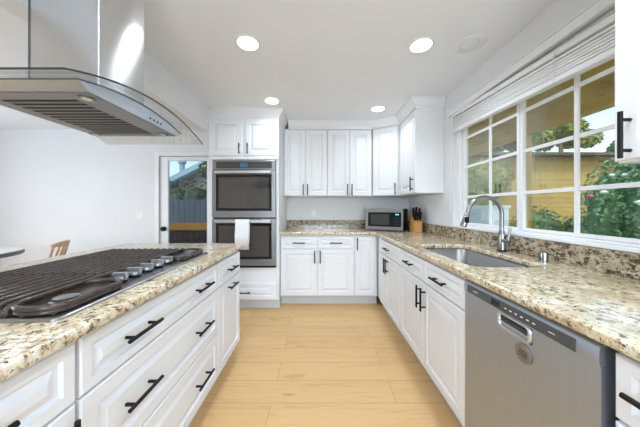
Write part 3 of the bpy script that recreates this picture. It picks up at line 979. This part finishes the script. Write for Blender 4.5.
# ================================================================ RANGE HOOD
HX, HY = -1.033, 1.10
hood = thing('range_hood', 'stainless island range hood with curved glass canopy above the cooktop', 'range hood', (HX, HY, 1.614))
def gz(y): return 1.617 + 0.078 * (1 - (y / 0.4125) ** 2) - 1.614
GX = 0.303
yy = [-0.4125 + 0.825 * i / 32 for i in range(33)]
def gring(x):
    return [(x, y, gz(y)) for y in yy] + [(x, y, gz(y) + 0.006) for y in reversed(yy)]
gl = MB().loft([gring(-GX + 0.003), gring(GX - 0.003)])
glo = gl.build('glass_canopy', M['hoodglass'], hood, 40)
ed = MB()
for x0_, x1_ in ((GX - 0.0029, GX),):
    ed.loft([gring(x0_), gring(x1_)])
def eslab(y0, y1):
    ed.loft([[(-GX, y0, gz(y0) - 0.0002), (GX, y0, gz(y0) - 0.0002), (GX, y0, gz(y0) + 0.0062), (-GX, y0, gz(y0) + 0.0062)],
             [(-GX, y1, gz(y1) - 0.0002), (GX, y1, gz(y1) - 0.0002), (GX, y1, gz(y1) + 0.0062), (-GX, y1, gz(y1) + 0.0062)]])
eslab(-0.4125, -0.4095)
ed.build('glass_edge', M['glassedge'], glo, 40)
# body: arched top following the glass, flat underside, ends leaning outwards
BX = 0.227
NB = 25
rings = []
for s_ in (-1, 1):
    top_ = [(s_ * BX, -0.298 + 0.596 * i / (NB - 1)) for i in range(NB)]
def bring(x):
    r = [(x, -0.2624, 0.014), (x, 0.2624, 0.014)]
    for i in range(NB):
        y = 0.298 - 0.596 * i / (NB - 1)
        r.append((x, y, gz(y) - 0.001))
    return r
body = MB().loft([bring(-BX), bring(BX)]).build('hood_body', M['hood_body'], hood, 30)
HZ = 0.007
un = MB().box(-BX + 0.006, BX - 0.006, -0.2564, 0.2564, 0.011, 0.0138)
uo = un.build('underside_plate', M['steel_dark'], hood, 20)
for i in range(13):
    y = -0.195 + i * 0.0325
    MB().box(-0.160, 0.125, y - 0.0075, y + 0.0075, 0.0104, 0.0109).build('filter_slot', M['black'], uo, 0)
    MB().tube([(-0.158, y + 0.0155, 0.0105), (0.128, y + 0.0155, 0.0105)], 0.0022, 6).build('filter_rib', M['steel_dark'], uo, 40)
for sx in (-0.195, 0.175):
    for sy in (-0.215, 0.215):
        lo_ = MB().lathe([(0.026, 0.0039), (0.026, 0.0005), (0.020, -0.0005), (0.019, 0.0025), (0.001, 0.0025)], (sx, sy, 0.007), 20).build('hood_light', M['chrome'], uo, 40)
        MB().lathe([(0.0185, 0.0024), (0.0185, 0.0018), (0.001, 0.0015)], (sx, sy, 0.007), 16).build('light_lens', M['plastic'], lo_, 40)
for i in range(4):
    y = 0.045 + i * 0.026
    MB().lathe([(0.0045, BX - 0.0005), (0.0045, BX + 0.0025), (0.001, BX + 0.003)], (0, y, 0.034), 12, 'x').build('control_button', M['black'], body, 40)
MB().tube([(-BX, -0.2985, gz(-0.298) - 0.003), (BX + 0.001, -0.2985, gz(-0.298) - 0.003)], 0.0022, 6).build('gasket', M['glassedge'], body, 40)
MB().tube([(BX + 0.001, -0.298 + 0.596 * i / 24, gz(-0.298 + 0.596 * i / 24) - 0.003) for i in range(25)], 0.0022, 6).build('gasket', M['glassedge'], body, 40)
# chimney in two telescoping sleeves
DXH, DYH = 0.142, 0.128
def sleeve(hx, hy, z0, z1, r=0.006):
    return MB().loft([[(x, y, z0) for x, y in rrect(-hx, hx, -hy, hy, r, 4)], [(x, y, z1) for x, y in rrect(-hx, hx, -hy, hy, r, 4)]])
sleeve(DXH, DYH, 0.0875, HC - 1.614 - 0.002).build('chimney', M['steel_duct'], hood, 40)
MB().box(-DXH - 0.0015, -DXH + 0.0045, -DYH - 0.0015, -DYH + 0.01, 0.0885, HC - 1.614 - 0.004).build('chimney_edge_strip', M['strip'], hood, 20)  # narrow dark strip along the front left chimney edge

# ================================================================ ON THE COUNTERS
mwx, mwy = 0.640, 3.275
ma = -math.radians(30)
mw = thing('microwave', 'stainless microwave angled in the corner of the granite counter', 'microwave', (mwx, mwy, 0.921), ma)
MWW, MWD, MWH = 0.49, 0.33, 0.29
MB().box(0.003, MWW - 0.003, 0.012, MWD, 0.012, MWH).build('case', M['black'], mw, 20, 0.004)
for x in (0.04, MWW - 0.04):
    for y in (0.05, MWD - 0.04):
        MB().lathe([(0.012, 0.0), (0.012, 0.0115)], (x, y, 0), 10).build('foot', M['black'], mw, 40)
dm = MB()
dm.box(0, MWW, -0.022, 0.011, 0.012, 0.056).box(0, MWW, -0.022, 0.011, MWH - 0.048, MWH).box(0, 0.036, -0.022, 0.011, 0.056, MWH - 0.048).box(MWW - 0.022, MWW, -0.022, 0.011, 0.056, MWH - 0.048)
dmo = dm.build('front_frame', M['oven_steel'], mw, 20, 0.0015)
MB().box(0.037, MWW - 0.023, -0.020, 0.010, 0.057, MWH - 0.049).build('door_window', M['mwglass'], mw, 20)
MB().box(0.072, 0.318, -0.0206, -0.0202, 0.078, MWH - 0.072).build('window_mesh', M['mwmesh'], dmo, 0)
MB().box(0.395, 0.440, -0.0207, -0.0202, MWH - 0.083, MWH - 0.066).build('clock_display', M['clock'], dmo, 0)
ky = MB()
for i in range(4):
    for j in range(3):
        ky.box(0.378 + j * 0.026, 0.394 + j * 0.026, -0.0206, -0.0202, 0.085 + i * 0.026, 0.092 + i * 0.026)
ky.build('keypad', M['strip'], dmo, 0)

# knife block
kx, ky_ = 1.165, 2.945
kb = thing('knife_block', 'small wooden knife block beside the microwave', 'knife block', (kx, ky_, 0.921))
side = [(0.0, 0.0), (0.155, 0.0), (0.155, 0.215), (0.125, 0.222), (0.0, 0.122)]
b = MB().loft([[(0.002, y, z) for y, z in side], [(0.103, y, z) for y, z in side]])
b.build('block', M['bamboo'], kb, 20, 0.003)
slope = Vector((0, 0.125, 0.100)).normalized()
nrm = Vector((0, -0.62, 0.78)).normalized()
slots = [(0.020, 0.028), (0.052, 0.028), (0.084, 0.028), (0.020, 0.078), (0.052, 0.082), (0.086, 0.078)]
lens = [0.105, 0.10, 0.105, 0.118, 0.125, 0.112]
names = ['front left', 'front middle', 'front right', 'back left', 'back middle', 'back right']
for (sx, sy), L, nm in zip(slots, lens, names):
    p = Vector((kx + sx, ky_ + sy, 0.921 + 0.122 + sy * 0.8)) + Vector((0, -0.0, 0.001))
    d_ = (Vector((0, -0.25, 0.97)) + Vector((0.10 * (sx - 0.052) / 0.03 * 0.5, 0, 0))).normalized()
    kn = thing('kitchen_knife', 'black handled knife in the ' + nm + ' slot of the wooden block', 'knife', tuple(p), 0, 'knives in the wooden block')
    pts = [d_ * 0.006, d_ * (L * 0.3), d_ * (L * 0.7), d_ * L]
    MB().tube(pts, [0.0125, 0.0140, 0.0135, 0.0155], 8).build('handle', M['black'], kn, 50)
    MB().tube([d_ * 0.001, d_ * 0.0065], 0.0085, 8).build('bolster', M['chrome'], kn, 40)

# wall plates
def plate(name, label, cat, loc, w, h, kind):
    p = thing(name, label, cat, loc)
    MB().box(-w / 2, w / 2, -0.006, -0.0005, -h / 2, h / 2).build('cover_plate', M['plastic'], p, 20, 0.002)
    q = MB()
    if kind == 'switch':
        for sx in (-w / 4, w / 4):
            q.box(sx - 0.016, sx + 0.016, -0.009, -0.0062, -0.032, 0.032)
        q.build('rocker', M['trim'], p, 20, 0.001)
    else:
        for sz in (-0.02, 0.02):
            q.lathe([(0.016, -0.0062), (0.016, -0.0085), (0.001, -0.0085)], (0, 0, sz), 16, 'y')
        q.build('socket', M['trim'], p, 40)
plate('light_switch', 'white two-gang light switch on the wall left of the glazed door', 'light switch', (-2.680, YB, 1.108), 0.115, 0.115, 'switch')
plate('wall_outlet', 'white electrical outlet above the back granite splash', 'outlet', (-0.075, YB, 1.145), 0.072, 0.115, 'outlet')

# ================================================================ CEILING FIXTURES
def downlight(x, y, label, k=1.0):
    dl = thing('recessed_light', label, 'ceiling light', (x, y, HC), 0, 'recessed ceiling lights')
    MB().lathe([(0.088, -0.0005), (0.088, -0.004), (0.080, -0.009), (0.072, -0.007), (0.072, -0.0005)], (0, 0, 0), 32).build('trim_ring', M['plastic'], dl, 40)
    MB().lathe([(0.0715, -0.001), (0.0715, -0.0065), (0.001, -0.0072)], (0, 0, 0), 32).build('lens', M['lamp'], dl, 40)
    d = bpy.data.lights.new('recessed_lamp', 'AREA')
    d.shape = 'DISK'; d.size = 0.14; d.energy = DOWNLIGHT_W * k; d.color = (0.77, 0.88, 1.0); d.spread = math.radians(135)
    o = bpy.data.objects.new('recessed_lamp', d)
    o.parent = dl; o.location = (0, 0, -0.012)
    COL.objects.link(o)
    return dl
downlight(-0.508, 1.716, 'left of the two near round recessed ceiling lights')
downlight(0.738, 1.737, 'near round recessed ceiling light beside the ceiling speaker')
downlight(-0.516, 2.634, 'far round recessed ceiling light in front of the oven tower', 0.5)
downlight(0.700, 2.846, 'far round recessed ceiling light in front of the corner wall cabinet', 0.5)
for (x, y) in ((-0.51, 0.45), (0.74, 0.45), (-0.51, -0.9), (0.74, -0.9), (-3.2, 0.6), (-3.2, 2.4)):  # unseen downlights added to brighten the room
    downlight(x, y, 'unseen round recessed ceiling light added for illumination behind or left of the viewpoint', 0.45 if x < -2 else 1.15)
spk = thing('ceiling_speaker', 'white round ceiling speaker near the window wall', 'ceiling speaker', (1.086, 1.727, HC))
MB().lathe([(0.103, -0.0005), (0.103, -0.004), (0.096, -0.007), (0.064, -0.006), (0.062, -0.004), (0.060, -0.0005)], (0, 0, 0), 36).build('trim_ring', M['plastic'], spk, 30)
MB().lathe([(0.0595, -0.001), (0.0595, -0.0055), (0.052, -0.010), (0.001, -0.011)], (0, 0, 0), 36).build('grille', M['grille'], spk, 40)

# ================================================================ DINING SIDE
tb = thing('dining_table', 'round white dining table with dark edge beyond the island at left', 'table', (-3.76, 2.42, 0))
MB().lathe([(0.485, 0.745), (0.496, 0.747), (0.497, 0.751), (0.49, 0.754), (0.001, 0.754)], (0, 0, 0), 64).build('table_top', M['tabletop'], tb, 40)
MB().lathe([(0.40, 0.690), (0.496, 0.704), (0.502, 0.712), (0.502, 0.741), (0.496, 0.7445), (0.001, 0.7445)], (0, 0, 0), 64).build('under_rim', M['tabledge'], tb, 40)
MB().lathe([(0.27, 0.0), (0.27, 0.015), (0.06, 0.04), (0.04, 0.12), (0.04, 0.66), (0.12, 0.689)], (0, 0, 0), 32).build('pedestal', M['tabletop'], tb, 40)

ch = thing('dining_chair', 'pale wooden dining chair with slatted back behind the island', 'chair', (-2.925, 2.39, 0), math.radians(-62))
# local: back at +y side, seat looks to -y
MB().prism(rrect(-0.21, 0.21, -0.21, 0.20, 0.05, 5), 0.435, 0.462).build('seat', M['chairwood'], ch, 30, 0.006)
for sx in (-1, 1):
    MB().tube([(sx * 0.165, -0.16, 0.436), (sx * 0.20, -0.20, 0.0)], [0.019, 0.013], 10).build('leg', M['chairwood'], ch, 50)
    MB().tube([(sx * 0.165, 0.16, 0.436), (sx * 0.20, 0.215, 0.0)], [0.019, 0.013], 10).build('leg', M['chairwood'], ch, 50)
tr2 = MB()
pts = []
for i in range(13):
    a = -0.19 + 0.38 * i / 12
    pts.append((a, 0.285 - 0.9 * a * a, 0.0))
rings = []
for (x, y, _) in pts:
    h = 0.030 - 0.5 * x * x
    rings.append([(x, y - 0.010, 0.850 - h), (x, y + 0.010, 0.850 - h), (x, y + 0.015, 0.850 + h), (x, y - 0.005, 0.850 + h)])
tr2.loft(rings).build('top_rail', M['chairwood'], ch, 40, 0.004)
for sx in (-0.165, -0.083, 0.0, 0.083, 0.165):
    MB().loft([[(sx * 0.95 - 0.018, 0.165, 0.462), (sx * 0.95 + 0.018, 0.165, 0.462), (sx * 0.95 + 0.018, 0.178, 0.462), (sx * 0.95 - 0.018, 0.178, 0.462)],
               [(sx - 0.020, 0.276 - 0.9 * sx * sx, 0.835), (sx + 0.020, 0.276 - 0.9 * sx * sx, 0.835), (sx + 0.020, 0.289 - 0.9 * sx * sx, 0.835), (sx - 0.020, 0.289 - 0.9 * sx * sx, 0.835)]]).build('back_slat', M['chairwood'], ch, 30, 0.003)

# ================================================================ OUTSIDE
def struct_out(name, mb, mat, label, cat):
    return struct(name, mb, mat, label, cat)
struct('ground', MB().box(-14, 16, YB + 0.13, 18, -0.2, -0.06).box(XW + 0.13, 16, -6, YB + 0.1299, -0.2, -0.06), M['paving'], 'patio paving and ground outside the house', 'ground')

def foliage(name, mat, centers, n, leaf, seed, label, cat, group=None, stem=None, loc=(0, 0, 0), flowers=0):
    """leaf clusters: centers = ellipsoids (x, y, z, rx, ry, rz) relative to loc"""
    rng = random.Random(seed)
    root = thing(name, label, cat, loc, 0, group)
    mb = MB()
    vol = [c[3] * c[4] + c[4] * c[5] + c[3] * c[5] for c in centers]
    tot = sum(vol)
    def rnd_pt(c):
        while True:
            v = Vector((rng.uniform(-1, 1), rng.uniform(-1, 1), rng.uniform(-1, 1)))
            if 0.25 < v.length < 1: break
        v = v.normalized() * (0.72 + 0.30 * rng.random())
        return Vector((c[0] + v.x * c[3], c[1] + v.y * c[4], c[2] + v.z * c[5])), v
    for c, vo in zip(centers, vol):
        for _ in range(int(n * vo / tot)):
            p, v = rnd_pt(c)
            nr = (v + Vector((rng.uniform(-1, 1), rng.uniform(-1, 1), rng.uniform(-0.4, 1))) * 0.9).normalized()
            u = nr.orthogonal().normalized()
            u = Matrix.Rotation(rng.uniform(0, 6.28), 3, nr) @ u
            w = nr.cross(u)
            s_ = leaf * rng.uniform(0.6, 1.3)
            mb.add([p - u * s_, p + w * s_ * 0.5 + nr * s_ * 0.1, p + u * s_, p - w * s_ * 0.5 + nr * s_ * 0.1], [(0, 1, 2, 3)])
    core = MB()
    for c in centers:
        rr = []
        for i in range(1, 8):
            a = PI * i / 8
            rr.append([(c[0] + c[3] * 0.78 * math.sin(a) * math.cos(2 * PI * k / 12), c[1] + c[4] * 0.78 * math.sin(a) * math.sin(2 * PI * k / 12), c[2] - c[5] * 0.78 * math.cos(a)) for k in range(12)])
        core.loft(rr)
    mb.v += []
    o0 = len(mb.v)
    mb.add(core.v, core.f)
    mb.build('foliage', mat, root, 0)
    if stem:
        MB().tube(stem[0], stem[1], 8).build('trunk', M['bark'], root, 50)
    if flowers:
        for mt, nm in ((M['pink'], 'pink_flowers'), (M['paleblue'], 'pale_flowers')):
            fm = MB()
            for _ in range(flowers):
                c = rng.choice(centers)
                p, v = rnd_pt(c)
                fm.lathe([(0.01, -0.03), (0.05, -0.015), (0.055, 0.01), (0.02, 0.035)], tuple(p * 1.0 + v * 0.05), 7)
            fo = fm.build(nm, mt, root, 60)
            fo['kind'] = 'stuff'
    return root

# patio cover against the window wall
pc = thing('patio_cover', 'ochre timber patio cover outside the kitchen window', 'patio cover', (2.6, 2.8, -0.06))
def pbox(mb, x0, x1, y0, y1, z0, z1): return mb.box(x0 - 2.6, x1 - 2.6, y0 - 2.8, y1 - 2.8, z0 + 0.06, z1 + 0.06)
def psl(mb, y0, y1, dz0, dz1, xa=1.48, xb=4.0, za=2.95, zb=2.69):
    return mb.loft([[(xa - 2.6, y0 - 2.8, za + dz0 + .06), (xa - 2.6, y1 - 2.8, za + dz0 + .06), (xa - 2.6, y1 - 2.8, za + dz1 + .06), (xa - 2.6, y0 - 2.8, za + dz1 + .06)],
                    [(xb - 2.6, y0 - 2.8, zb + dz0 + .06), (xb - 2.6, y1 - 2.8, zb + dz0 + .06), (xb - 2.6, y1 - 2.8, zb + dz1 + .06), (xb - 2.6, y0 - 2.8, zb + dz1 + .06)]])
psl(MB(), -1.0, 6.4, 0.10, 0.13).build('roof_boards', M['ochre'], pc, 0)
for i in range(10):
    y = -0.8 + i * 0.78
    psl(MB(), y - 0.025, y + 0.025, -0.04, 0.10, xb=3.78, zb=2.713).build('rafter', M['ochre'], pc, 0)
pbox(MB(), 3.62, 3.74, -1.0, 6.4, 2.50, 2.65).build('beam', M['ochre'], pc, 0, 0.004)
for y in (-0.5, 4.25):
    pbox(MB(), 3.63, 3.73, y - 0.05, y + 0.05, -0.06, 2.50).build('post', M['ochre'], pc, 0, 0.004)
sdh = thing('garden_shed', 'tan boarded garden building beyond the patio cover', 'building', (4.7, 7.6, -0.06))
w = MB()
for i in range(20):
    w.box(-3.6, 4.65, -0.012 - 0.0, 0.5, i * 0.145, i * 0.145 + 0.135)
w.box(-3.6, 4.65, 0.0, 0.5, 0, 2.9)
w.build('board_wall', M['tan'], sdh, 0)
MB().loft([[(-3.8, -0.4, 2.88), (4.85, -0.4, 2.88), (4.85, 0.9, 2.94), (-3.8, 0.9, 2.94)], [(-3.8, -0.4, 2.96), (4.85, -0.4, 2.96), (4.85, 0.9, 3.02), (-3.8, 0.9, 3.02)]]).build('roof', M['darkwood'], sdh, 0)
hl = []
rng = random.Random(5)
for i in range(8):
    hl.append((rng.uniform(-0.1, 0.3), -1.85 + i * 0.53, 1.12 + rng.uniform(-0.08, 0.08), 0.55, 0.5, 1.15 + rng.uniform(-0.1, 0.12)))
foliage('hedge', M['leaf2'], hl, 17000, 0.045, 11, 'dense green flowering hedge outside the right window sash', 'hedge', None, None, (5.6, 2.6, -0.06), 45)
foliage('shrub', M['leaf3'], [(0, 0, 1.0, 0.55, 0.4, 1.05), (0.25, 0.1, 2.1, 0.75, 0.4, 0.6), (-0.45, 0.05, 1.9, 0.5, 0.35, 0.6)], 3500, 0.055, 12, 'olive green shrub in front of the tan garden building', 'shrub', 'garden shrubs', None, (4.5, 6.75, -0.06))
foliage('shrub', M['leaf'], [(0, 0, 0.6, 0.6, 0.5, 0.75), (0.8, -0.2, 0.5, 0.5, 0.5, 0.65)], 2500, 0.05, 13, 'dark green low shrub right of the pale blue block', 'shrub', 'garden shrubs', None, (5.45, 6.0, -0.06))
def tree(x, y, h, r, seed, label, mat='leaf'):
    rg = random.Random(seed)
    cs_ = [(rg.uniform(-r, r) * 0.7, rg.uniform(-r, r) * 0.7, h * 0.72 + rg.uniform(-0.3, 0.35) * r, r * rg.uniform(0.45, 0.65), r * rg.uniform(0.45, 0.65), r * rg.uniform(0.4, 0.55)) for _ in range(8)]
    foliage('tree', M[mat], cs_, 4500, 0.10, seed, label, 'tree', 'garden trees', ([(0, 0, 0), (0.05, 0, h * 0.4), (0, 0.05, h * 0.75)], [0.16, 0.12, 0.06]), (x, y, -0.06))
tree(8.2, 10.2, 5.7, 0.9, 21, 'leafy tree behind the left part of the tan garden building', 'leaf')
tree(10.7, 10.6, 6.2, 0.9, 22, 'olive leafy tree behind the middle of the tan garden building', 'leaf3')
tree(13.4, 10.4, 4.9, 1.1, 23, 'leafy tree behind the right end of the tan garden building', 'leaf')
gw = MB()
gw.box(-0.55, 0.62, -0.08, 0.08, 0, 1.28).box(-0.58, 0.65, -0.11, 0.11, 1.28, 1.34)  # made-up block imitating a bluish reflection in the lower panes
tag(gw.build('pale_reflection_block', M['palereflect'], None, 0, 0, (3.86, 5.75, -0.06)), 'pale blue block standing in for a bluish reflection in the left window sash', 'reflection stand-in')
# garden seen by the glazed door
fn = thing('board_fence', 'weathered blue grey board fence seen through the glazed door', 'fence', (-3.6, 6.4, -0.06))
w = MB()
x = -2.4
while x < 2.4:
    w.box(x, x + 0.135, -0.012, 0.012, 0.03, 1.50)
    x += 0.142
w.build('boards', M['fence'], fn, 0)
MB().box(-2.4, 2.4, 0.0125, 0.06, 0.35, 0.44).box(-2.4, 2.4, 0.0125, 0.06, 1.18, 1.27).build('fence_rail', M['fence'], fn, 0)
dk = thing('deck_railing', 'low dark board railing with an orange timber top rail outside the glazed door', 'railing', (-3.0, 5.2, -0.06))
w = MB()
x = -1.9
while x < 1.9:
    w.box(x, x + 0.11, -0.012, 0.012, 0.05, 0.80)
    x += 0.122
w.build('railing_boards', M['darkwood'], dk, 0)
MB().box(-1.9, 1.9, -0.05, 0.03, 0.80, 0.955).build('top_rail', M['orange'], dk, 0, 0.004)
for sx in (-1.85, 0, 1.85):
    MB().box(sx - 0.045, sx + 0.045, 0.031, 0.12, 0.0, 0.95).build('post', M['darkwood'], dk, 0)
foliage('hedge', M['leaf_dark'], [(-2.0 + i * 0.6, 0, 1.08, 0.55, 0.4, 1.14) for i in range(8)], 6000, 0.055, 31, 'dark green hedge above the fence seen through the glazed door', 'hedge', None, None, (-4.2, 7.3, -0.06))
nh = thing('neighbor_house', 'neighbor house with blue grey gabled roof seen through the glazed door', 'house', (-5.2, 13.0, -0.06))
# gable rising to the right
MB().loft([[(-3.0, 0, 0), (0.4, 0, 0), (0.4, 0, 4.1), (-3.0, 0, 2.40)], [(-3.0, 2.5, 0), (0.4, 2.5, 0), (0.4, 2.5, 4.1), (-3.0, 2.5, 2.40)]]).build('wall', M['paleblue_wall'], nh, 0)
MB().loft([[(-3.4, -0.5, 2.21), (0.6, -0.5, 4.21), (0.6, -0.5, 4.49), (-3.4, -0.5, 2.49)], [(-3.4, 2.8, 2.21), (0.6, 2.8, 4.21), (0.6, 2.8, 4.49), (-3.4, 2.8, 2.49)]]).build('roof', M['roof'], nh, 0)
MB().tube([(-2.1, -0.2, 2.9), (-2.1, -0.2, 3.65)], 0.13, 12).build('vent_pipe', M['roof'], nh, 50)
MB().tube([(-2.1, -0.2, 3.655), (-2.1, -0.2, 3.8)], 0.20, 12).build('vent_cap', M['roof'], nh, 50)
tree(-4.05, 9.6, 4.0, 0.72, 41, 'dark leafy tree at the top right of the glazed door view', 'leaf_dark')
